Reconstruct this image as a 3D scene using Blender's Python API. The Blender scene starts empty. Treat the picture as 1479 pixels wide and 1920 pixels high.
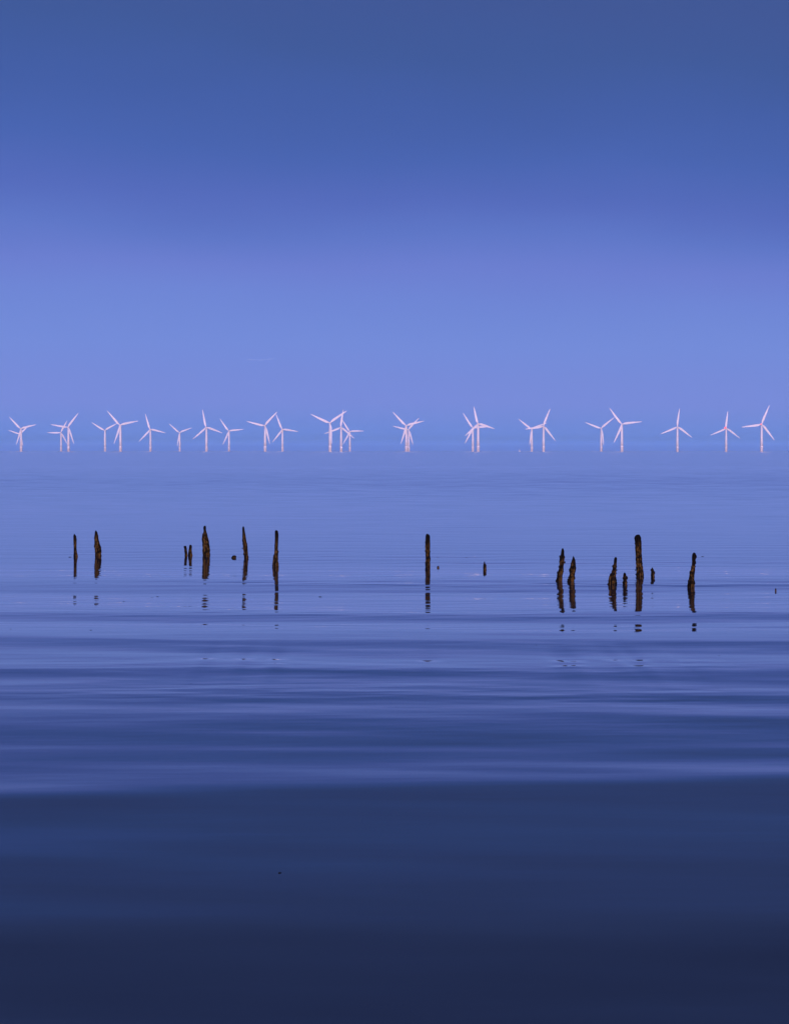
import bpy, math, random
import numpy as np
from mathutils import Vector, Matrix, noise

# ------------------------------------------------------------------ camera, sky, sun, exposure
scene = bpy.context.scene
COL = scene.collection
W_PX, H_PX, F_PX, HORIZON = 1479.0, 1920.0, 4700.0, 845.0
EYE = 2.5
PITCH = math.atan((H_PX / 2 - HORIZON) / F_PX)

cam_data = bpy.data.cameras.new("camera")
cam_data.sensor_fit = 'HORIZONTAL'
cam_data.sensor_width = 24.0
cam_data.lens = F_PX / W_PX * 24.0
cam_data.clip_start = 0.5
cam_data.clip_end = 200000.0
cam = bpy.data.objects.new("camera", cam_data)
COL.objects.link(cam)
cam.location = (0, 0, EYE)
cam.rotation_euler = (math.pi / 2 - PITCH, 0, 0)
scene.camera = cam

scene.render.engine = 'CYCLES'
scene.view_settings.view_transform = 'Standard'
scene.view_settings.look = 'None'
scene.view_settings.exposure = 0
scene.view_settings.gamma = 1
scene.cycles.use_denoising = True
scene.cycles.max_bounces = 8
scene.cycles.volume_bounces = 3
scene.cycles.sample_clamp_indirect = 0.0

SUN_EL, SUN_ROT = math.radians(4.0), math.radians(186.0)


def lin(c):
    c = c / 255.0
    return c / 12.92 if c <= 0.04045 else ((c + 0.055) / 1.055) ** 2.4


def rgb(r, g, b):
    return (lin(r), lin(g), lin(b), 1.0)


# dusk sky: brightness of the twilight arch by elevation (sine of the angle), east of the sunset
#SKY_BEGIN
SKY = [
    (0.0, (0.0635, 0.1381, 0.549)),
    (0.00149, (0.0635, 0.1381, 0.549)),
    (0.00362, (0.1391, 0.2743, 0.8057)),
    (0.00638, (0.1526, 0.2855, 0.8301)),
    (0.00957, (0.1595, 0.2773, 0.7858)),
    (0.01383, (0.1737, 0.2716, 0.7535)),
    (0.01915, (0.1849, 0.2676, 0.7444)),
    (0.02871, (0.1756, 0.2604, 0.7221)),
    (0.04145, (0.1636, 0.2578, 0.7142)),
    (0.05206, (0.1525, 0.2431, 0.6921)),
    (0.06053, (0.1451, 0.2289, 0.6746)),
    (0.07321, (0.1351, 0.2002, 0.635)),
    (0.08585, (0.0996, 0.1709, 0.57)),
    (0.09846, (0.0779, 0.1354, 0.5004)),
    (0.11519, (0.0551, 0.1166, 0.4339)),
    (0.13596, (0.0462, 0.1014, 0.3761)),
    (0.15656, (0.0416, 0.0913, 0.3193)),
    (0.17594, (0.0428, 0.0858, 0.3009)),
    (0.22, (0.0409, 0.0782, 0.2542)),
    (0.3, (0.0273, 0.0529, 0.1746)),
    (0.5, (0.0194, 0.0369, 0.1221)),
    (1, (0.0144, 0.0262, 0.0931)),
]
#SKY_END
GLOW = (0.85, 1.75, 4.8)
world = bpy.data.worlds.new("World")
scene.world = world
world.use_nodes = True
nt = world.node_tree
nt.nodes.clear()
N, L = nt.nodes.new, nt.links.new
out = N('ShaderNodeOutputWorld')
tc = N('ShaderNodeTexCoord')
sep = N('ShaderNodeSeparateXYZ')
L(tc.outputs['Generated'], sep.inputs[0])
# soft large-scale unevenness of the air
nz = N('ShaderNodeTexNoise'); nz.inputs['Scale'].default_value = 7.0; nz.inputs['Detail'].default_value = 2.0
mp = N('ShaderNodeMapping'); mp.inputs['Scale'].default_value = (1, 1, 3.0)
L(tc.outputs['Generated'], mp.inputs['Vector']); L(mp.outputs[0], nz.inputs['Vector'])
w1 = N('ShaderNodeMath'); w1.operation = 'MULTIPLY_ADD'; w1.inputs[1].default_value = 0.20; w1.inputs[2].default_value = 0.90
L(nz.outputs['Fac'], w1.inputs[0])
w2 = N('ShaderNodeMath'); w2.operation = 'MULTIPLY'
wx = N('ShaderNodeMath'); wx.operation = 'MULTIPLY_ADD'; wx.inputs[1].default_value = 0.40   # the twilight arch leans a little
L(sep.outputs['X'], wx.inputs[0]); L(w1.outputs[0], wx.inputs[2])
L(wx.outputs[0], w2.inputs[0]); L(sep.outputs['Z'], w2.inputs[1])
mx = N('ShaderNodeMath'); mx.operation = 'MAXIMUM'; mx.inputs[1].default_value = 0.0
L(w2.outputs[0], mx.inputs[0])
sq = N('ShaderNodeMath'); sq.operation = 'SQRT'; L(mx.outputs[0], sq.inputs[0])
ramp = N('ShaderNodeValToRGB')
ramp.color_ramp.interpolation = 'LINEAR'
els = ramp.color_ramp.elements
els[0].position = 0; els[0].color = SKY[0][1] + (1,)
els[1].position = 1; els[1].color = SKY[-1][1] + (1,)
for z, c in SKY[1:-1]:
    e = els.new(math.sqrt(z)); e.color = c + (1,)
L(sq.outputs[0], ramp.inputs[0])
bg = N('ShaderNodeBackground'); L(ramp.outputs[0], bg.inputs[0]); bg.inputs[1].default_value = 1.0
sky = N('ShaderNodeTexSky'); sky.sky_type = 'NISHITA'; sky.sun_disc = False
sky.sun_elevation = SUN_EL; sky.sun_rotation = SUN_ROT
bg2 = N('ShaderNodeBackground'); L(sky.outputs[0], bg2.inputs[0]); bg2.inputs[1].default_value = 0.004
# afterglow in the west, behind the camera
gy = N('ShaderNodeMath'); gy.operation = 'MULTIPLY'; gy.inputs[1].default_value = -1.0; gy.use_clamp = True
L(sep.outputs['Y'], gy.inputs[0])
gz = N('ShaderNodeMath'); gz.operation = 'SUBTRACT'; gz.inputs[0].default_value = 1.0; gz.use_clamp = True
L(mx.outputs[0], gz.inputs[1])
gz3 = N('ShaderNodeMath'); gz3.operation = 'POWER'; gz3.inputs[1].default_value = 4.0; L(gz.outputs[0], gz3.inputs[0])
gm = N('ShaderNodeMath'); gm.operation = 'MULTIPLY'; L(gy.outputs[0], gm.inputs[0]); L(gz3.outputs[0], gm.inputs[1])
bg3 = N('ShaderNodeBackground'); bg3.inputs[0].default_value = GLOW + (1,); L(gm.outputs[0], bg3.inputs[1])
add0 = N('ShaderNodeAddShader'); L(bg.outputs[0], add0.inputs[0]); L(bg3.outputs[0], add0.inputs[1])
add = N('ShaderNodeAddShader'); L(add0.outputs[0], add.inputs[0]); L(bg2.outputs[0], add.inputs[1])
L(add.outputs[0], out.inputs['Surface'])

sun_data = bpy.data.lights.new("sunset_glow", 'SUN')
sun_data.energy = 4.0
sun_data.color = (1.0, 0.60, 0.56)
sun_data.angle = math.radians(20)
sun = bpy.data.objects.new("sunset_glow", sun_data)
COL.objects.link(sun)
sun.rotation_euler = (math.pi / 2 - SUN_EL, 0, math.radians(6.0))
sun.location = (0, -20, 10)


# ------------------------------------------------------------------ helpers
def ray(px, py):
    v = Vector(((px - W_PX / 2) / F_PX, 1.0, -(py - H_PX / 2) / F_PX))
    return Matrix.Rotation(-PITCH, 3, 'X') @ v


def on_water(px, py, z=0.0):
    d = ray(px, py)
    t = (z - EYE) / d.z
    return Vector((d.x * t, d.y * t, z))


def tag(o, label=None, cat=None, group=None, kind=None):
    if label: o["label"] = label
    if cat: o["category"] = cat
    if group: o["group"] = group
    if kind: o["kind"] = kind
    return o


def mesh_obj(name, verts, faces, mat, parent=None, smooth=True):
    me = bpy.data.meshes.new(name)
    me.from_pydata([tuple(v) for v in verts], [], faces)
    me.validate(); me.update()
    if smooth:
        me.polygons.foreach_set('use_smooth', [True] * len(me.polygons))
    me.materials.append(mat)
    o = bpy.data.objects.new(name, me)
    COL.objects.link(o)
    if parent: o.parent = parent
    return o


class Builder:
    def __init__(self): self.v, self.f = [], []

    def rings(self, rings, cap0=True, cap1=True):
        n = len(rings[0]); b = len(self.v)
        for r in rings: self.v.extend(r)
        for i in range(len(rings) - 1):
            for j in range(n):
                k = (j + 1) % n
                self.f.append((b + i * n + j, b + i * n + k, b + (i + 1) * n + k, b + (i + 1) * n + j))
        if cap0: self.f.append(tuple(b + j for j in range(n - 1, -1, -1)))
        if cap1: self.f.append(tuple(b + (len(rings) - 1) * n + j for j in range(n)))

    def lathe(self, prof, n=20, axis='Z', at=(0, 0, 0)):
        rs = []
        for r, h in prof:
            ring = []
            for j in range(n):
                a = 2 * math.pi * j / n
                c, s = r * math.cos(a), r * math.sin(a)
                p = (c, s, h) if axis == 'Z' else (c, h, -s)
                ring.append(Vector(p) + Vector(at))
            rs.append(ring)
        if axis == 'Y': pass
        self.rings(rs)

    def lump(self, c, r, seed, sx=1, sy=1, sz=1, rough=0.35):
        nu, nv = 9, 6; rs = []
        for i in range(nv + 1):
            th = math.pi * (0.04 + 0.92 * i / nv)
            ring = []
            for j in range(nu):
                a = 2 * math.pi * j / nu
                d = Vector((math.sin(th) * math.cos(a), math.sin(th) * math.sin(a), -math.cos(th)))
                k = r * (1 + rough * noise.noise(d * 1.7 + Vector((seed * 3.1, seed * 1.7, seed))))
                ring.append(Vector(c) + Vector((d.x * sx, d.y * sy, d.z * sz)) * k)
            rs.append(ring)
        self.rings(rs)

    def build(self, name, mat, parent=None, smooth=True):
        return mesh_obj(name, self.v, self.f, mat, parent, smooth)


def new_mat(name):
    m = bpy.data.materials.new(name); m.use_nodes = True
    t = m.node_tree
    return m, t, t.nodes['Principled BSDF']


# ------------------------------------------------------------------ materials
CHOP = 0.05


def mat_water():
    m, t, p = new_mat('water')
    p.inputs['Base Color'].default_value = (0.032, 0.036, 0.060, 1)
    p.inputs['IOR'].default_value = 1.333
    g = t.nodes.new('ShaderNodeTexCoord')

    def nzl(scale, detail, sx, rot):
        mpn = t.nodes.new('ShaderNodeMapping')
        mpn.inputs['Scale'].default_value = (scale * sx, scale, scale)
        mpn.inputs['Rotation'].default_value = (0, 0, rot)
        t.links.new(g.outputs['Object'], mpn.inputs['Vector'])
        n = t.nodes.new('ShaderNodeTexNoise')
        n.inputs['Scale'].default_value = 1.0
        n.inputs['Detail'].default_value = detail
        n.inputs['Roughness'].default_value = 0.5
        t.links.new(mpn.outputs[0], n.inputs['Vector'])
        return n
    # ripple patches stirred by the breeze, long and thin across the view
    patch = nzl(0.16, 4.0, 0.10, 0.03)
    rr = t.nodes.new('ShaderNodeMapRange')
    rr.inputs['From Min'].default_value = 0.3; rr.inputs['From Max'].default_value = 0.7
    rr.inputs['To Min'].default_value = 0.022; rr.inputs['To Max'].default_value = 0.048
    t.links.new(patch.outputs['Fac'], rr.inputs['Value'])
    prev = None
    for sc, det, sx, rot, dist in ((0.55, 2.0, 0.28, 0.05, 0.005), (2.6, 2.0, 0.30, -0.06, 0.0010)):
        n = nzl(sc, det, sx, rot)
        b = t.nodes.new('ShaderNodeBump')
        b.inputs['Strength'].default_value = 1.0
        b.inputs['Distance'].default_value = dist
        t.links.new(n.outputs['Fac'], b.inputs['Height'])
        if prev: t.links.new(prev.outputs[0], b.inputs['Normal'])
        prev = b
    # open-water chop, only well offshore
    gs = t.nodes.new('ShaderNodeSeparateXYZ'); t.links.new(g.outputs['Object'], gs.inputs[0])
    mr = t.nodes.new('ShaderNodeMapRange')
    mr.inputs['From Min'].default_value = 70; mr.inputs['From Max'].default_value = 700
    t.links.new(gs.outputs['Y'], mr.inputs['Value'])
    # open water: crests far smaller than a pixel, so their tilt is given directly instead of as a height
    nn = nzl(0.8, 2.0, 0.5, 0.02)
    mr.inputs['From Min'].default_value = 50; mr.inputs['From Max'].default_value = 190
    mr.inputs['To Max'].default_value = CHOP
    sb = t.nodes.new('ShaderNodeVectorMath'); sb.operation = 'SUBTRACT'; sb.inputs[1].default_value = (0.5, 0.84, 0.5)      # crests lean shoreward
    t.links.new(nn.outputs['Color'], sb.inputs[0])
    fl = t.nodes.new('ShaderNodeVectorMath'); fl.operation = 'MULTIPLY'; fl.inputs[1].default_value = (0.6, 1, 0)
    t.links.new(sb.outputs[0], fl.inputs[0])
    sc_ = t.nodes.new('ShaderNodeVectorMath'); sc_.operation = 'SCALE'
    t.links.new(fl.outputs[0], sc_.inputs[0]); t.links.new(mr.outputs[0], sc_.inputs['Scale'])
    av = t.nodes.new('ShaderNodeVectorMath'); av.operation = 'ADD'
    t.links.new(prev.outputs[0], av.inputs[0]); t.links.new(sc_.outputs[0], av.inputs[1])
    nv = t.nodes.new('ShaderNodeVectorMath'); nv.operation = 'NORMALIZE'; t.links.new(av.outputs[0], nv.inputs[0])
    t.links.new(rr.outputs[0], p.inputs['Roughness'])
    t.links.new(nv.outputs[0], p.inputs['Normal'])
    return m


def mat_wood():
    m, t, p = new_mat('rotten_wood')
    g = t.nodes.new('ShaderNodeTexCoord')

    def nzl(sc, det, vec=(1, 1, 1)):
        mpn = t.nodes.new('ShaderNodeMapping'); mpn.inputs['Scale'].default_value = vec
        t.links.new(g.outputs['Object'], mpn.inputs['Vector'])
        n = t.nodes.new('ShaderNodeTexNoise'); n.inputs['Scale'].default_value = sc
        n.inputs['Detail'].default_value = det; n.inputs['Roughness'].default_value = 0.65
        t.links.new(mpn.outputs[0], n.inputs['Vector'])
        return n
    grain = nzl(30, 5, (1, 1, 0.22))
    blot = nzl(15, 6)
    addm = t.nodes.new('ShaderNodeMath'); addm.operation = 'MULTIPLY_ADD'
    t.links.new(grain.outputs['Fac'], addm.inputs[0]); addm.inputs[1].default_value = 0.9
    mul = t.nodes.new('ShaderNodeMath'); mul.operation = 'MULTIPLY'; mul.inputs[1].default_value = 0.9
    t.links.new(blot.outputs['Fac'], mul.inputs[0]); t.links.new(mul.outputs[0], addm.inputs[2])
    r = t.nodes.new('ShaderNodeValToRGB')
    els = r.color_ramp.elements
    els[0].position = 0.74; els[0].color = (0.002, 0.0013, 0.0008, 1)
    els[1].position = 1.0; els[1].color = (0.098, 0.057, 0.0135, 1)
    e = els.new(0.90); e.color = (0.012, 0.0068, 0.0015, 1)
    t.links.new(addm.outputs[0], r.inputs[0])
    # black weathered crust on the exposed tops, with a ragged lower edge
    att = t.nodes.new('ShaderNodeAttribute'); att.attribute_name = 'along'
    ed = t.nodes.new('ShaderNodeMath'); ed.operation = 'MULTIPLY_ADD'
    t.links.new(blot.outputs['Fac'], ed.inputs[0]); ed.inputs[1].default_value = 0.5
    t.links.new(att.outputs['Fac'], ed.inputs[2])
    cr = t.nodes.new('ShaderNodeMapRange')
    cr.inputs['From Min'].default_value = 0.92; cr.inputs['From Max'].default_value = 1.16
    t.links.new(ed.outputs[0], cr.inputs['Value'])
    mix = t.nodes.new('ShaderNodeMixRGB'); mix.inputs[2].default_value = (0.003, 0.0025, 0.002, 1)
    t.links.new(cr.outputs[0], mix.inputs[0]); t.links.new(r.outputs[0], mix.inputs[1])
    t.links.new(mix.outputs[0], p.inputs['Base Color'])
    p.inputs['Roughness'].default_value = 0.8
    p.inputs['Specular IOR Level'].default_value = 0.12
    b = t.nodes.new('ShaderNodeBump'); b.inputs['Strength'].default_value = 0.9; b.inputs['Distance'].default_value = 0.012
    t.links.new(addm.outputs[0], b.inputs['Height']); t.links.new(b.outputs[0], p.inputs['Normal'])
    return m


def mat_plain(name, col, rough=0.6, spec=0.3, var=0.0, scale=1.0):
    m, t, p = new_mat(name)
    p.inputs['Roughness'].default_value = rough
    p.inputs['Specular IOR Level'].default_value = spec
    n = t.nodes.new('ShaderNodeTexNoise'); n.inputs['Scale'].default_value = scale; n.inputs['Detail'].default_value = 4
    g = t.nodes.new('ShaderNodeTexCoord'); t.links.new(g.outputs['Object'], n.inputs['Vector'])
    r = t.nodes.new('ShaderNodeValToRGB')
    r.color_ramp.elements[0].position = 0.3; r.color_ramp.elements[1].position = 0.7
    r.color_ramp.elements[0].color = tuple(c * (1 - var) for c in col) + (1,)
    r.color_ramp.elements[1].color = tuple(min(1, c * (1 + var)) for c in col) + (1,)
    t.links.new(n.outputs['Fac'], r.inputs[0]); t.links.new(r.outputs[0], p.inputs['Base Color'])
    return m


WATER = mat_water()
WOOD = mat_wood()
MUSSEL = mat_plain('mussel_shell', (0.0035, 0.003, 0.003), 0.75, 0.15, 0.4, 60)
WEED = mat_plain('wet_weed', (0.008, 0.008, 0.010), 0.7, 0.2, 0.4, 60)
PAINT = mat_plain('white_tower_paint', (0.84, 0.83, 0.84), 0.5, 0.3, 0.03, 0.2)
PIECE = mat_plain('pale_foundation_paint', (0.90, 0.86, 0.86), 0.55, 0.3, 0.05, 0.4)

RED, _t, _p = new_mat('red_aviation_lamp')
_p.inputs['Base Color'].default_value = (0.5, 0.03, 0.03, 1)
_p.inputs['Emission Color'].default_value = (1.0, 0.20, 0.24, 1)
_p.inputs['Emission Strength'].default_value = 1.3

# ------------------------------------------------------------------ water
# slope of the long, low shoreward swell (rise per metre away from the camera), sampled by distance offshore
#SWELL_BEGIN
SWELL = [(10.351, 0.00904), (11.033, 0.01506), (11.564, 0.02106), (12.074, 0.02592), (12.376, 0.02181), (12.61, 0.01479), (12.775, 0.00975), (12.921, 0.00505), (13.537, 0.00885), (13.701, 0.006), (14.778, 0.0059), (15.181, 0.00213), (15.604, 0.00709), (16.376, 0.01317), (16.718, 0.01791), (16.976, 0.01511), (17.208, -0.00086), (17.413, -0.01231), (17.67, -0.01701), (18.473, -0.01665), (18.891, -0.00208), (19.231, -0.00266), (19.488, -0.01077), (19.782, 0.00287), (20.318, 0.00487), (20.999, 0.00321), (21.503, -0.00533), (21.874, -0.00894), (22.472, -0.01034), (22.885, -0.00705), (23.336, 0.00223), (23.843, -0.00213), (24.126, -0.01113), (24.797, -0.00823), (25.224, -0.00392), (26.459, 0.0089), (26.848, -0.00815), (27.856, -0.01251), (28.997, -0.01385), (29.587, 0.00131), (31.226, 0.008), (31.764, -0.00756), (33.195, -0.0125), (34.257, -0.01964), (35.262, -0.01291), (35.752, 0.00213), (36.923, 0.00948), (37.819, -0.01239), (39.405, -0.01878), (41.173, -0.01514), (42.633, -0.01658), (43.914, -0.01038), (44.961, 0.00729), (45.741, 0.00632), (46.742, 0.00363), (48.481, -0.00393), (50, -0.014), (57.317, 0), (75.806, 0), (111.905, 0), (213.636, 0.00515), (335.714, 0.00728), (2937.5, 0)]
#SWELL_END
sw_y = np.array([a for a, _ in SWELL]); sw_s = np.array([b for _, b in SWELL])
fy = np.arange(4.0, 400.0, 0.01)
fs = np.interp(fy, sw_y, sw_s)
k = np.exp(-0.5 * (np.arange(-18, 19) / 6.0) ** 2); k /= k.sum()
fs = np.convolve(np.pad(fs, 18, mode='edge'), k, mode='valid')
fade = np.clip((400 - fy) / 250, 0, 1) * np.clip((fy - 4) / 3, 0, 1)
fz = np.cumsum(fs * fade) * 0.01
fz -= np.interp(49.0, fy, fz)
fz *= np.clip((400 - fy) / 200, 0, 1)

RNG = np.random.RandomState(7)
WAVES = []
for i in range(46):
    lam = 0.16 * (14.0) ** RNG.rand()
    th = RNG.normal(0, 0.26)
    WAVES.append((2 * math.pi / lam * math.sin(th), 2 * math.pi / lam * math.cos(th), lam,
                  0.0016 * lam / (2 * math.pi) * RNG.uniform(0.5, 1.4), RNG.uniform(0, 6.28)))


BROAD = []
for i in range(9):
    lam = RNG.uniform(0.7, 2.6); th = RNG.normal(0, 0.42)
    BROAD.append((2 * math.pi / lam * math.sin(th), 2 * math.pi / lam * math.cos(th), 0.0018 * lam / (2 * math.pi), RNG.uniform(0, 6.28)))
# dimples added on one swell back, in line with the posts, to catch their reflections: distance offshore, half length, extra slope,
# bearings (sideways run per metre) at which they lie
TRAINS = [(28.25, 0.24, 0.023, (-0.0753, -0.0600, -0.0470, 0.0133, 0.0662, 0.0713, 0.0878, 0.0973, 0.1192)),
          (27.45, 0.16, 0.024, (-0.0470, 0.0662, 0.0713, 0.0973, 0.1192))]


def sea_height(X, Y, step):
    # crest lines wander a little from side to side
    near = np.exp(-((Y - 17.0) / 1.5) ** 2)
    mead = (-0.19 * near * np.clip(X, -6, 6)
            + 0.012 * Y * (np.sin(X * 0.33 + 1.3) * 0.5 + np.sin(X * 0.15 + Y * 0.21) * 0.8 + 0.35 * np.sin(X * 0.9 + Y * 0.7)))
    mead += 0.30 * np.exp(-((Y - 12.3) / 0.8) ** 2) * np.clip((X / 2.2) ** 2, 0, 2)
    z = np.interp(Y + mead, fy, fz, left=fz[0], right=0.0)
    # ripple groups come and go
    env = 0.35 + 0.65 * (0.5 + 0.5 * np.sin(Y * 1.9 + 0.5 * np.sin(X * 0.6))) * (0.5 + 0.5 * np.sin(Y * 0.53 + X * 0.22 + 1.0))
    rip = np.zeros_like(X)
    for kx, ky, lam, a, ph in WAVES:
        w = np.clip((lam / step - 4) / 4, 0, 1)
        rip += w * a * np.sin(kx * X + ky * Y + ph)
    for y0, hw, sl, bearings in TRAINS:
        near_y = np.exp(-np.abs(Y - y0) / 2.0)
        res = np.clip((hw * 2 / step - 1.2) / 1.5, 0, 1) * near_y
        for q, bx in enumerate(bearings):
            g = np.exp(-((X - bx * y0) / (0.0036 * y0)) ** 2)
            u = (Y + mead + 0.05 * np.sin(q * 2.7) - y0 + 0.10 * (X - bx * y0)) / hw
            z = z - sl * (1 + 0.06 * np.sin(q * 4.1)) * hw * g * res * np.clip(u, -1, 1) * (1.15 - 0.15 * np.minimum(1, np.abs(u)) ** 2)
    # faint oblique undulations left over in the shallows
    for kx, ky, a, ph in BROAD:
        z = z + a * np.sin(kx * X + ky * Y + ph) * np.clip((40 - Y) / 15, 0, 1)
    far = np.clip((300 - Y) / 200, 0, 1) * np.clip((Y - 4) / 2, 0, 1)
    xf = np.clip((200 - np.abs(X)) / 100, 0, 1)
    far = far * (1 + 0.9 * np.clip((Y - 33.0) / 9.0, 0, 1) * np.clip((75 - Y) / 20, 0, 1))
    far = far * np.clip((Y - 15.0) / 9.0, 0.12, 1)        # the shallows lie smooth
    return z * xf + rip * env * far * xf


def sea_at(x, y):
    return float(sea_height(np.array([x]), np.array([y]), 0.02)[0])


def build_sea():
    xs = list(np.arange(0, 3.2, 0.045)) + list(np.arange(3.2, 9.01, 0.2)); d = 0.2
    while xs[-1] < 30000:
        d *= 1.12; xs.append(xs[-1] + d)
    xs = np.array([-x for x in xs[:0:-1]] + xs)
    ys = [6.0]
    while ys[-1] < 160: ys.append(ys[-1] * 1.0015)
    r = 1.0015
    while ys[-1] < 30000:
        r = min(1.05, r * 1.004 if r > 1.002 else 1.0021); ys.append(ys[-1] * r)
    d = 0.1; back = []
    y = 6.0
    while y > -30000:
        y -= d; d *= 1.18; back.append(y)
    ys = np.array(back[::-1] + ys)
    st = np.gradient(ys)
    X, Y = np.meshgrid(xs, ys)
    ST = np.repeat(st[:, None], len(xs), 1)
    Z = sea_height(X, Y, np.abs(ST))
    ny, nx = X.shape
    me = bpy.data.meshes.new('sea')
    co = np.stack([X, Y, Z], -1).reshape(-1, 3).astype(np.float32)
    idx = np.arange(ny * nx).reshape(ny, nx)
    q = np.stack([idx[:-1, :-1], idx[:-1, 1:], idx[1:, 1:], idx[1:, :-1]], -1).reshape(-1, 4).astype(np.int32)
    me.vertices.add(len(co)); me.vertices.foreach_set('co', co.ravel())
    me.loops.add(q.size); me.loops.foreach_set('vertex_index', q.ravel())
    me.polygons.add(len(q))
    me.polygons.foreach_set('loop_start', np.arange(0, q.size, 4, dtype=np.int32))
    me.polygons.foreach_set('loop_total', np.full(len(q), 4, dtype=np.int32))
    me.update(calc_edges=True)
    me.polygons.foreach_set('use_smooth', np.ones(len(q), dtype=bool))
    me.materials.append(WATER)
    o = bpy.data.objects.new('sea', me)
    COL.objects.link(o)
    tag(o, kind='structure')
    return float(Z.min())


SEA_MIN = build_sea()


# ------------------------------------------------------------------ wooden stumps of the old groyne
def make_post(rows, base_y, label, seed, knobs=(), spikes=(), name='groyne_post', cat='wooden post', nknob=10, group='rotten posts standing in the shallow water'):
    """rows: (y, left, right) of the outline in photograph pixels from the top down; base_y: the waterline."""
    rnd = random.Random(seed)
    bx = (rows[-1][1] + rows[-1][2]) / 2
    foot = on_water(bx, base_y)
    foot = on_water(bx, base_y, sea_at(foot.x, foot.y))
    dist = foot.y
    m = dist / F_PX                       # metres in one pixel at this distance
    root = bpy.data.objects.new(name, None); COL.objects.link(root)
    root.empty_display_size = 0.2
    root.location = foot
    tag(root, label, cat, group)
    hs = np.array([(base_y - r[0]) * m for r in rows][::-1])
    ls = np.array([(r[1] - bx) * m for r in rows][::-1])
    rs = np.array([(r[2] - bx) * m for r in rows][::-1])
    top = hs[-1]
    n = 36
    zs = [-0.45, -0.2] + list(np.linspace(0, top, max(14, int(top / 0.012))))
    lean = rnd.uniform(-0.05, 0.05)
    B = Builder(); rings = []; along = []
    so = Vector((seed * 7.3, seed * 3.9, seed * 1.1))
    for z in zs:
        l = np.interp(z, hs, ls); r = np.interp(z, hs, rs)
        cx, rad = (l + r) / 2, (r - l) / 2
        dep = rad * (0.9 + 0.12 * math.sin(seed * 2.1 + z * 3))
        ring = []
        edge = min(1.0, max(0.15, rad / 0.04))
        for j in range(n):
            a = 2 * math.pi * j / n
            d = Vector((math.cos(a), math.sin(a), 0))
            g = noise.noise(Vector((d.x * 3.2, d.y * 3.2, z * 1.6)) + so)          # long grooves
            g2 = noise.noise(Vector((d.x * 7.5, d.y * 7.5, z * 5.0)) + so * 1.7)
            g3 = noise.noise(Vector((d.x * 6, d.y * 6, z * 26.0)) + so * 0.7)
            k = 1 + 0.20 * g + 0.20 * g2 + 0.15 * g3
            groove = noise.noise(Vector((d.x * 9, d.y * 9, z * 0.8)) + so * 2.3)
            if groove > 0.18: k -= 0.35 * (groove - 0.18) * 2
            dz = 0.02 * edge * noise.noise(Vector((d.x * 2.5, d.y * 2.5, 0)) + so) if z > top * 0.9 else 0
            ring.append(Vector((cx + d.x * rad * k, lean * z + d.y * dep * k, z + dz)))
        rings.append(ring)
        along.extend([max(0.0, z / top)] * n)
    B.rings(rings)
    for (sy0, sy1, sx0, sx1, w) in spikes:       # splinters: base row, tip row, base x, tip x, width
        z0, z1 = (base_y - sy0) * m, (base_y - sy1) * m
        rr = []
        for i in range(9):
            f = i / 8
            c = Vector(((sx0 + (sx1 - sx0) * f - bx) * m, -0.01, z0 + (z1 - z0) * f))
            rd = w * m * 0.5 * (1 - 0.85 * f ** 1.5)
            rr.append([c + Vector((math.cos(t) * rd * (1 + 0.2 * noise.noise(Vector((t, f * 4, seed)))), math.sin(t) * rd, 0))
                       for t in [2 * math.pi * j / 8 for j in range(8)]])
            along.extend([(z0 + (z1 - z0) * f) / top] * 8)
        B.rings(rr)
    trunk = B.build('post_timber', WOOD, root)
    at = trunk.data.attributes.new('along', 'FLOAT', 'POINT')
    at.data.foreach_set('value', along)
    # mussels and barnacles in knobs on the flanks, each clump a part of the post
    def clump(c, r, sd, sz):
        K = Builder(); K.lump((0, 0, 0), r, sd, sz=sz, rough=0.7)
        o = K.build('mussel_clump', MUSSEL, root); o.location = c
    for (ky, kx, kr) in knobs:
        clump(Vector(((kx - bx) * m, rnd.uniform(-0.02, 0.01), (base_y - ky) * m)), kr * m, seed + ky, 1.2)
    for i in range(nknob):
        z = top * rnd.uniform(0.0, 0.8) ** 1.3
        l = np.interp(z, hs, ls); r = np.interp(z, hs, rs)
        a = rnd.uniform(math.pi * 0.95, math.pi * 2.05)
        rad = (r - l) / 2
        clump(Vector(((l + r) / 2 + math.cos(a) * rad * 0.97, lean * z + math.sin(a) * rad * 0.9, z)), rnd.uniform(0.010, 0.022), seed + i * 3, 1.35)
    return root


def Z(ox, oy, s, rows):                  # outline read off an enlargement: origin and scale
    return [(oy + y / s, ox + a / s, ox + b / s) for y, a, b in rows]


P = make_post
P(Z(120, 985, 14.77, [(235, 282, 295), (290, 262, 335), (400, 265, 352), (500, 272, 350), (640, 272, 345), (740, 270, 358), (820, 265, 374), (870, 262, 388)]),
  1043.9, "slender dark post at the far left with a bulge at the waterline", 1, nknob=5)
P(Z(120, 985, 14.77, [(145, 872, 890), (200, 852, 918), (300, 842, 945), (400, 838, 960), (580, 838, 1005), (700, 852, 1035), (800, 862, 1036), (850, 860, 1036)]),
  1042.3, "post tapering to a sharp black point, straight left side and sloping right side", 2, nknob=5)
P(Z(335, 975, 14.77, [(720, 145, 205), (760, 140, 215), (800, 158, 222), (900, 165, 235), (985, 165, 250)]),
  1041.8, "short blunt stump, left one of the close pair beside the splintered post", 3, nknob=3)
P(Z(335, 975, 14.77, [(690, 305, 355), (740, 295, 368), (800, 285, 362), (900, 275, 368), (990, 266, 382)]),
  1042.3, "short stump with a black knobbed head, right one of the close pair", 4, nknob=3)
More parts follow.
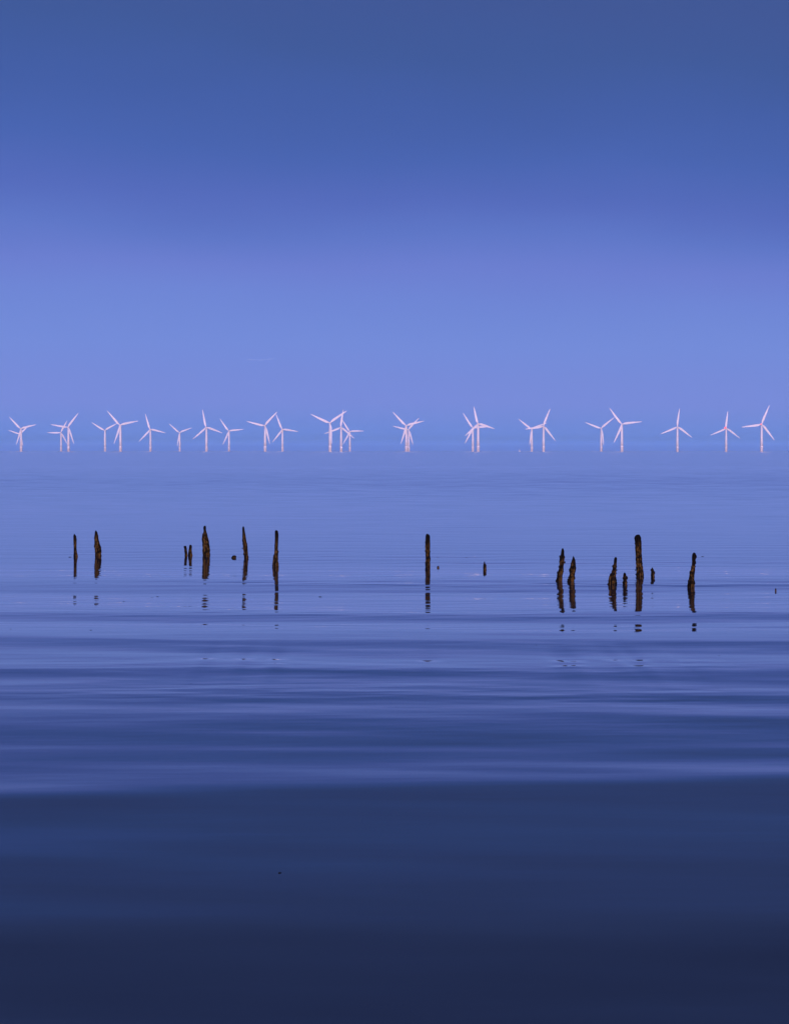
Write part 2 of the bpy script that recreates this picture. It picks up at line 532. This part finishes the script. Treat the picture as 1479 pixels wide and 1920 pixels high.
P(Z(335, 975, 14.77, [(160, 712, 738), (190, 685, 752), (230, 682, 752), (280, 690, 755), (340, 690, 772), (400, 672, 790), (480, 655, 805), (560, 655, 822), (620, 660, 836), (700, 668, 838), (800, 670, 850), (900, 680, 852), (980, 685, 856)]),
  1041.4, "thick brown splintered post with split grain and a thin broken tip", 5,
  spikes=[(1012, 1000, 380.2, 379.8, 3.2), (1016, 1005, 383.5, 382.6, 3.0)], nknob=8)
P(Z(430, 975, 14.77, [(180, 372, 402), (210, 358, 413), (280, 358, 420), (340, 360, 430), (420, 362, 446), (520, 360, 460), (600, 365, 476), (700, 374, 496), (800, 380, 507), (900, 395, 514), (990, 406, 522), (1060, 410, 526)]),
  1046.8, "tall thin post leaning left, its narrow tip dark above mottled brown", 6,
  knobs=[(1028, 454.2, 0.9), (1023, 463.2, 0.9)], nknob=8)
P(Z(430, 975, 14.77, [(285, 1278, 1322), (310, 1268, 1346), (380, 1262, 1360), (480, 1264, 1358), (600, 1260, 1355), (720, 1257, 1350), (840, 1250, 1346), (920, 1245, 1350), (985, 1240, 1348), (1002, 1216, 1346), (1100, 1214, 1346), (1200, 1202, 1355), (1290, 1200, 1368)]),
  1062.3, "upright square-topped post with a thicker stepped foot on its left side", 7, nknob=8)
P(Z(780, 990, 10.564, [(118, 200, 232), (135, 194, 256), (155, 190, 268), (250, 185, 273), (380, 180, 275), (470, 183, 279), (560, 187, 278), (700, 187, 278), (760, 184, 282)]),
  1062.0, "straight upright post standing alone near the middle of the water", 8,
  knobs=[(1034, 806.0, 1.0), (1025.5, 797.2, 0.9)], nknob=10)
P(Z(780, 990, 10.564, [(665, 1346, 1360), (700, 1338, 1366), (740, 1329, 1386), (790, 1327, 1386), (825, 1328, 1389)]),
  1067.8, "tiny pointed black stump between the middle post and the right hand cluster", 9, nknob=3,
  knobs=[(1060, 910.8, 1.1)])
P(Z(1030, 1015, 21.13, [(280, 495, 548), (320, 480, 562), (400, 465, 578), (520, 450, 575), (620, 422, 582), (720, 394, 585), (850, 387, 565), (950, 395, 552), (1080, 375, 546), (1180, 345, 545), (1250, 322, 535), (1350, 308, 506), (1450, 285, 505), (1570, 256, 505)]),
  1089.6, "crooked knobbly post with a rounded top, bending right above a wide foot", 10,
  knobs=[(1054.5, 1058.4, 1.5), (1071.4, 1056, 0.9), (1074.5, 1045.2, 1.2), (1067.5, 1054.6, 1.1), (1083, 1054, 0.8)], nknob=12)
P(Z(1030, 1015, 21.13, [(590, 932, 957), (660, 915, 990), (740, 890, 1015), (850, 862, 1026), (950, 838, 1027), (1050, 812, 1045), (1150, 810, 1032), (1300, 798, 1006), (1420, 778, 990), (1500, 750, 985), (1600, 708, 976)]),
  1090.8, "shorter post with a sharp spear-like tip, right of the crooked knobbly post", 11,
  knobs=[(1065.5, 1068.8, 1.0), (1056.5, 1070.4, 0.9), (1065, 1079.2, 1.0), (1090.5, 1064.2, 1.0)], nknob=12)
P(Z(1130, 995, 13.445, [(668, 306, 338), (700, 290, 356), (760, 280, 355), (850, 270, 347), (920, 256, 346), (1000, 238, 342), (1072, 216, 342), (1082, 184, 340), (1160, 160, 338), (1240, 142, 336), (1350, 133, 336)]),
  1095.4, "thin post rising from a broad shoulder on its left, just left of a tiny stump", 12,
  knobs=[(1062.5, 1155.7, 1.0), (1069, 1156.1, 1.2), (1087, 1155, 1.0), (1075, 1155.2, 0.9), (1095, 1139.5, 1.1)], nknob=14)
P(Z(1130, 995, 13.445, [(1060, 536, 560), (1090, 520, 580), (1150, 514, 592), (1190, 512, 606), (1250, 514, 602), (1350, 512, 606)]),
  1095.4, "tiny knobbly stump in front of and between two taller cluster posts", 13,
  knobs=[(1083.2, 1168, 1.2), (1084.3, 1175, 1.1), (1095, 1168.3, 1.1), (1090, 1174.8, 0.9)], nknob=10)
P(Z(1130, 995, 13.445, [(101, 845, 890), (112, 822, 915), (130, 808, 932), (180, 797, 950), (230, 808, 956), (330, 818, 966), (480, 820, 976), (600, 830, 980), (750, 832, 990), (860, 840, 1000), (980, 838, 1006), (1100, 838, 1019), (1155, 836, 1019)]),
  1080.8, "tallest and thickest post, round black head and orange brown foot", 14,
  knobs=[(1019, 1190, 0.9), (1069, 1191.2, 1.0), (1070.3, 1205.2, 0.9), (1077, 1191.7, 0.9), (1057, 1204, 0.8)], nknob=12)
P(Z(1130, 995, 13.445, [(930, 1236, 1252), (970, 1227, 1276), (1050, 1218, 1298), (1120, 1217, 1304), (1170, 1218, 1306)]),
  1082.0, "tiny pointed stump just right of the tallest post", 15, nknob=5)
P(Z(1270, 1025, 21.33, [(235, 630, 672), (280, 592, 715), (330, 580, 738), (400, 574, 760), (440, 570, 748), (500, 578, 716), (600, 575, 706), (700, 572, 700), (800, 550, 696), (950, 520, 686), (1100, 485, 676), (1250, 460, 668), (1400, 430, 668), (1500, 416, 674), (1640, 402, 674)]),
  1101.9, "rightmost tall post, leaning right with a swollen black knob at its top", 16,
  knobs=[(1062.3, 1303.3, 0.9), (1101, 1289.4, 1.3), (1063, 1295.7, 0.8)], nknob=12)
LOW = 'stump tops barely showing above the water'
P([(1041.6, 437.2, 440.4), (1042.4, 435.8, 441.6), (1043.6, 435.2, 442.3), (1046.2, 434.9, 442.5)],
  1046.2, "low round black stump top left of the thin leaning post", 17, nknob=3, name='stump_top', cat='stump', group=LOW)
P([(1061.4, 820.4, 822.4), (1062.2, 819.6, 823.2), (1064.4, 819.3, 823.5)],
  1064.4, "dark dot of a stump right beside the lone middle post", 18, nknob=0, name='stump_top', cat='stump', group=LOW)
P([(1103.6, 1453.4, 1454.9), (1104.6, 1452.8, 1455.3), (1108.4, 1452.6, 1455.6)],
  1108.4, "tiny dark stump standing alone near the right edge", 19, nknob=0, name='stump_top', cat='stump', group=LOW)

# ------------------------------------------------------------------ scraps of weed adrift
for i, (px, py, w) in enumerate([(131, 1040, 4.5), (20, 1196.5, 2.2), (170, 1198.5, 3), (295, 1119, 3.5), (285, 1121, 2), (358, 1311, 1.8),
                                 (232, 1132, 3), (1005, 1230, 2), (1348, 1250.5, 2), (820, 1040, 2.5), (874, 1040.5, 2.5), (1317, 1039, 4), (524, 1696, 5), (600, 1120, 5)]):
    p = on_water(px, py); p.z = sea_at(p.x, p.y)
    m = p.y / F_PX
    B = Builder()
    B.lump((0, 0, 0.002), w * m * 0.5, 40 + i, sx=1.0, sy=1.6, sz=0.22, rough=0.8)
    B.lump((w * m * 0.4, 0.01, 0.001), w * m * 0.3, 60 + i, sx=1.2, sy=1.0, sz=0.2, rough=0.8)
    o = B.build('floating_weed', WEED)
    o.location = p
    tag(o, 'tiny dark scrap of weed adrift on the smooth water', 'seaweed', 'scraps of weed adrift on the water')

# ------------------------------------------------------------------ wind turbines far offshore
HUB_H, BLADE = 83.5, 62.0


def turbine_proto():
    root = bpy.data.objects.new('wind_turbine', None)
    COL.objects.link(root); root.empty_display_size = 5
    b = Builder()
    b.lathe([(4.1, 17.0), (3.9, 40), (3.4, 62), (2.9, HUB_H - 2.2)], 24)
    b.build('tower', PAINT, root)
    b = Builder()
    b.lathe([(4.3, -0.6), (4.3, 14.2), (4.4, 14.3), (4.4, 17.0)], 24)
    fo = b.build('foundation', PIECE, root)
    b = Builder()
    b.lathe([(4.42, 12.9), (6.0, 13.0), (6.0, 13.4), (4.42, 13.5)], 24)
    for j in range(12):
        a = 2 * math.pi * j / 12
        b.lathe([(0.09, 13.4), (0.09, 14.7)], 6, at=(5.85 * math.cos(a), 5.85 * math.sin(a), 0))
    rs = []
    for j in range(24):
        a = 2 * math.pi * j / 24
        rs.append([Vector(((5.85 + 0.08 * math.cos(t)) * math.cos(a), (5.85 + 0.08 * math.cos(t)) * math.sin(a), 14.65 + 0.08 * math.sin(t)))
                   for t in (0, 1.57, 3.14, 4.71)])
    rs.append(rs[0]); b.rings(rs, False, False)
    b.build('platform', PIECE, fo)
    # nacelle: rounded box, long axis along Y, rotor towards -Y
    b = Builder(); rs = []
    for y, w, h0, h1 in ((-3.4, 1.5, -1.5, 1.5), (-2.6, 1.95, -2.0, 1.95), (3.0, 2.05, -2.1, 2.1), (8.4, 1.9, -1.6, 2.1), (9.4, 1.4, -0.9, 1.8)):
        ring = []
        for j in range(16):
            a = 2 * math.pi * j / 16
            c, s = math.cos(a), math.sin(a)
            sg = lambda v: math.copysign(abs(v) ** 0.45, v)
            hh = h1 if s > 0 else -h0
            ring.append(Vector((sg(c) * w, y, HUB_H + sg(s) * hh)))
        rs.append(ring[::-1])
    b.rings(rs); b.build('nacelle', PAINT, root)
    hub = Vector((0, -5.2, HUB_H))
    b = Builder()
    b.lathe([(0.3, 2.8), (1.4, 2.3), (2.3, 1.0), (2.6, -0.4), (2.4, -1.6)], 20, 'Z')
    o = b.build('rotor_hub', PAINT, root)
    o.location = hub; o.rotation_euler = (math.pi / 2, 0, 0)
    # one blade along +Z from the hub centre
    b = Builder(); rs = []
    for f, ch, th, tw in ((0.02, 3.2, 3.0, 0), (0.06, 3.4, 3.0, 5), (0.12, 5.4, 2.2, 12), (0.2, 7.0, 1.7, 11), (0.35, 6.6, 1.2, 8), (0.55, 5.6, 0.85, 5), (0.75, 3.7, 0.5, 3), (0.92, 2.1, 0.3, 1), (0.985, 1.1, 0.15, 0), (1.0, 0.4, 0.06, 0)):
        ring = []
        t = math.radians(tw)
        off = 0.0 if f < 0.08 else -ch * 0.16
        for j in range(16):
            a = 2 * math.pi * j / 16
            x = math.cos(a) * ch / 2 + off
            y = math.sin(a) * th / 2 * (1.0 if f < 0.08 else (0.55 + 0.45 * (1 - (math.cos(a) + 1) / 2)))
            ring.append(Vector((x * math.cos(t) - y * math.sin(t), x * math.sin(t) + y * math.cos(t) - 2.0 * f * f, f * BLADE)))
        rs.append(ring)
    b.rings(rs)
    for k in range(3):
        if k == 0: first = b.build('blade', PAINT, root); bl = first
        else: bl = first.copy(); COL.objects.link(bl); bl.parent = root
        bl.location = hub
    return root


PROTO = turbine_proto()


def copy_tree(o, parent=None):
    c = o.copy(); COL.objects.link(c)
    if parent: c.parent = parent
    for ch in list(o.children): copy_tree(ch, c)
    return c


YAW = math.radians(-9)
TURB = [  # hub x, hub y, tower x, angle of the first blade clockwise from straight up, label
    (40.8, 803.8, 39.7, 76, "pale turbine at the far left with a smaller turbine half hidden behind its tower"),
    (37.5, 813.5, 38.6, -73, "smaller farther turbine half hidden behind the leftmost tower"),
    (128.3, 800.8, 128.3, 39, "turbine with a blade pointing up right, in front of a smaller left neighbour"),
    (115.0, 810.8, 114.5, -90, "small turbine with one blade level to the left, second group from the left"),
    (197.0, 807.0, 197.0, -58.5, "smaller turbine with two blades spread like a Y, left of a big bright turbine"),
    (225.8, 797.0, 225.8, -42, "big bright turbine with a blade up left, right member of its pair"),
    (282.5, 805.0, 282.0, -17, "turbine standing alone, fourth clear tower from the left, top blade tilted slightly left"),
    (336.8, 811.0, 337.0, -50, "smallest faint turbine with its blades in a wide Y, standing alone"),
    (387.0, 801.0, 387.0, -11, "bright turbine with one blade nearly straight up, above the splintered post"),
    (428.8, 808.0, 429.3, -36, "small dim turbine with one blade level to the right, above the low round stump"),
    (497.0, 798.0, 497.0, 43.5, "bright turbine whose up-right blade meets a neighbour's tip, left of that neighbour"),
    (529.3, 805.0, 529.5, -22, "turbine whose up-left blade meets a brighter neighbour's raised blade"),
    (619.3, 793.0, 618.8, -65, "largest turbine, thick bright tower at the left of the overlapping trio"),
    (639.5, 801.0, 639.5, 9, "middle turbine of the overlapping trio, one blade almost upright"),
    (656.0, 809.0, 655.8, -32, "smallest turbine at the right end of the overlapping trio"),
    (761.3, 798.0, 761.6, -44, "brighter front turbine of two almost aligned towers at the picture's middle"),
    (765.8, 805.5, 766.2, -77, "smaller back turbine of two almost aligned towers at the picture's middle"),
    (886.3, 802.0, 886.3, -33, "smaller left turbine of the close pair right of the middle"),
    (895.8, 794.5, 896.2, -13, "taller right turbine of the close pair right of the middle"),
    (996.3, 804.5, 996.8, -52, "smaller turbine between the tiny buoy and a brighter turbine"),
    (1018.8, 799.0, 1018.8, 21, "bright turbine touching its smaller left neighbour with one level blade"),
    (1127.2, 803.0, 1127.0, -69, "smaller turbine with V-shaped raised blades, left of a big bright turbine"),
    (1166.0, 795.3, 1165.6, -37, "big bright turbine above the right hand post cluster, blade level to the right"),
    (1269.7, 800.0, 1269.7, 7, "lone turbine with an upright blade and no red light"),
    (1360.6, 802.8, 1361.1, 6, "lone turbine with a red warning light glowing at its hub"),
    (1427.6, 795.3, 1427.6, 22, "rightmost turbine, bright tower with a faint pink light on its hub"),
]
BLADES_DONE = False
for i, (hx, hy, tx, ang, label) in enumerate(TURB):
    o = PROTO if i == 0 else copy_tree(PROTO)
    dist = F_PX * (HUB_H - EYE) / (HORIZON - hy)
    d = ray(tx, HORIZON)
    o.location = (d.x / d.y * dist, dist, 0)
    o.rotation_euler = (0, 0, YAW + math.radians(3 * math.sin(i * 2.3)))
    tag(o, label, 'wind turbine', 'wind turbines along the horizon')
    bl = [c for c in o.children if c.name.startswith('blade')]
    for k, b in enumerate(bl):
        b.rotation_euler = (0, math.radians(ang + 120 * k), 0)
        if hx == 895.8: b.scale = (1, 1, 0.86)

for i, size in ((24, 4.0), (25, 2.2)):
    o = [x for x in bpy.data.objects if x.get('label') == TURB[i][4]][0]
    b = Builder()
    b.lathe([(size * 0.5, 0), (size, size * 0.35), (size, size * 0.9), (size * 0.7, size * 1.5), (size * 0.2, size * 1.75)], 16, at=(-2.4 if i == 24 else -2.4, -7.6, HUB_H - 1.5))
    lamp = b.build('warning_light', RED, o)

# ------------------------------------------------------------------ a buoy on the horizon
bp = ray(973.8, HORIZON); bd = 6900.0
buoy = bpy.data.objects.new('navigation_buoy', None); COL.objects.link(buoy)
buoy.location = (bp.x / bp.y * bd, bd, 0)
tag(buoy, "tiny pale buoy on the horizon left of a turbine pair", 'buoy')
b = Builder(); b.lathe([(1.2, -0.8), (2.3, -0.2), (2.4, 0.9), (1.9, 1.3)], 20); b.build('float_hull', PIECE, buoy)
b = Builder()
for j in range(4):
    a = math.pi / 4 + j * math.pi / 2
    r0 = [Vector((1.5 * math.cos(a), 1.5 * math.sin(a), 1.3)) + Vector((0.2 * math.cos(t), 0.2 * math.sin(t), 0)) for t in (0, 1.57, 3.14, 4.71)]
    r1 = [Vector((0.7 * math.cos(a), 0.7 * math.sin(a), 4.6)) + Vector((0.2 * math.cos(t), 0.2 * math.sin(t), 0)) for t in (0, 1.57, 3.14, 4.71)]
    b.rings([r0, r1])
b.lathe([(1.15, 2.4), (1.15, 4.4), (0.9, 4.7)], 16)
b.build('cage', PIECE, buoy)
b = Builder(); b.lathe([(0.5, 4.7), (0.6, 5.3), (0.3, 5.8)], 12); b.build('lantern', PIECE, buoy)

# ------------------------------------------------------------------ sea haze
HZ = 60000.0
v = [(-HZ, -HZ, SEA_MIN - 1.0), (HZ, -HZ, SEA_MIN - 1.0), (HZ, HZ, SEA_MIN - 1.0), (-HZ, HZ, SEA_MIN - 1.0),
     (-HZ, -HZ, 162), (HZ, -HZ, 162), (HZ, HZ, 162), (-HZ, HZ, 162)]
f = [(0, 3, 2, 1), (4, 5, 6, 7), (0, 1, 5, 4), (1, 2, 6, 5), (2, 3, 7, 6), (3, 0, 4, 7)]
HAZE = bpy.data.materials.new('haze'); HAZE.use_nodes = True
HAZE.cycles.homogeneous_volume = True
t = HAZE.node_tree; t.nodes.clear()
ho = t.nodes.new('ShaderNodeOutputMaterial')
hv = t.nodes.new('ShaderNodeVolumePrincipled')
hv.inputs['Color'].default_value = (0.52, 0.80, 1.0, 1)
hv.inputs['Density'].default_value = 0.00002
t.links.new(hv.outputs[0], ho.inputs['Volume'])
hz = mesh_obj('haze', v, f, HAZE, smooth=False)
tag(hz, kind='stuff')

# ------------------------------------------------------------------ a wisp of cloud, far beyond the haze
CLOUD = bpy.data.materials.new('thin_cloud'); CLOUD.use_nodes = True
CLOUD.cycles.homogeneous_volume = True
t = CLOUD.node_tree; t.nodes.clear()
ho = t.nodes.new('ShaderNodeOutputMaterial')
cv = t.nodes.new('ShaderNodeVolumePrincipled')
cv.inputs['Color'].default_value = (0.97, 0.98, 1.0, 1)
cv.inputs['Density'].default_value = 0.0004
t.links.new(cv.outputs[0], ho.inputs['Volume'])
cb = Builder()
rs = []
for i in range(41):
    f = i / 40
    x = (f - 0.5) * 1150
    w = max(0.02, math.sin(math.pi * f) ** 0.7 * (0.55 + 0.75 * noise.noise(Vector((f * 6.0, 2.2, 0)))))
    zc = 26 * math.sin(f * 5.2 + 2.4) + 10 * noise.noise(Vector((f * 9, 7, 1)))
    rs.append([Vector((x, math.cos(a) * 260 * w, zc + math.sin(a) * 24 * w)) for a in [2 * math.pi * j / 14 for j in range(14)]])
cb.rings(rs)
cloud = cb.build('cloud_wisp', CLOUD)
cr_ = ray(488, 673)
cloud.location = (cr_.x / cr_.y * 75000, 75000, cr_.z / cr_.y * 75000 + EYE)
tag(cloud, 'faint thin wisp of cloud in the sky, left of centre above the turbines', 'cloud')
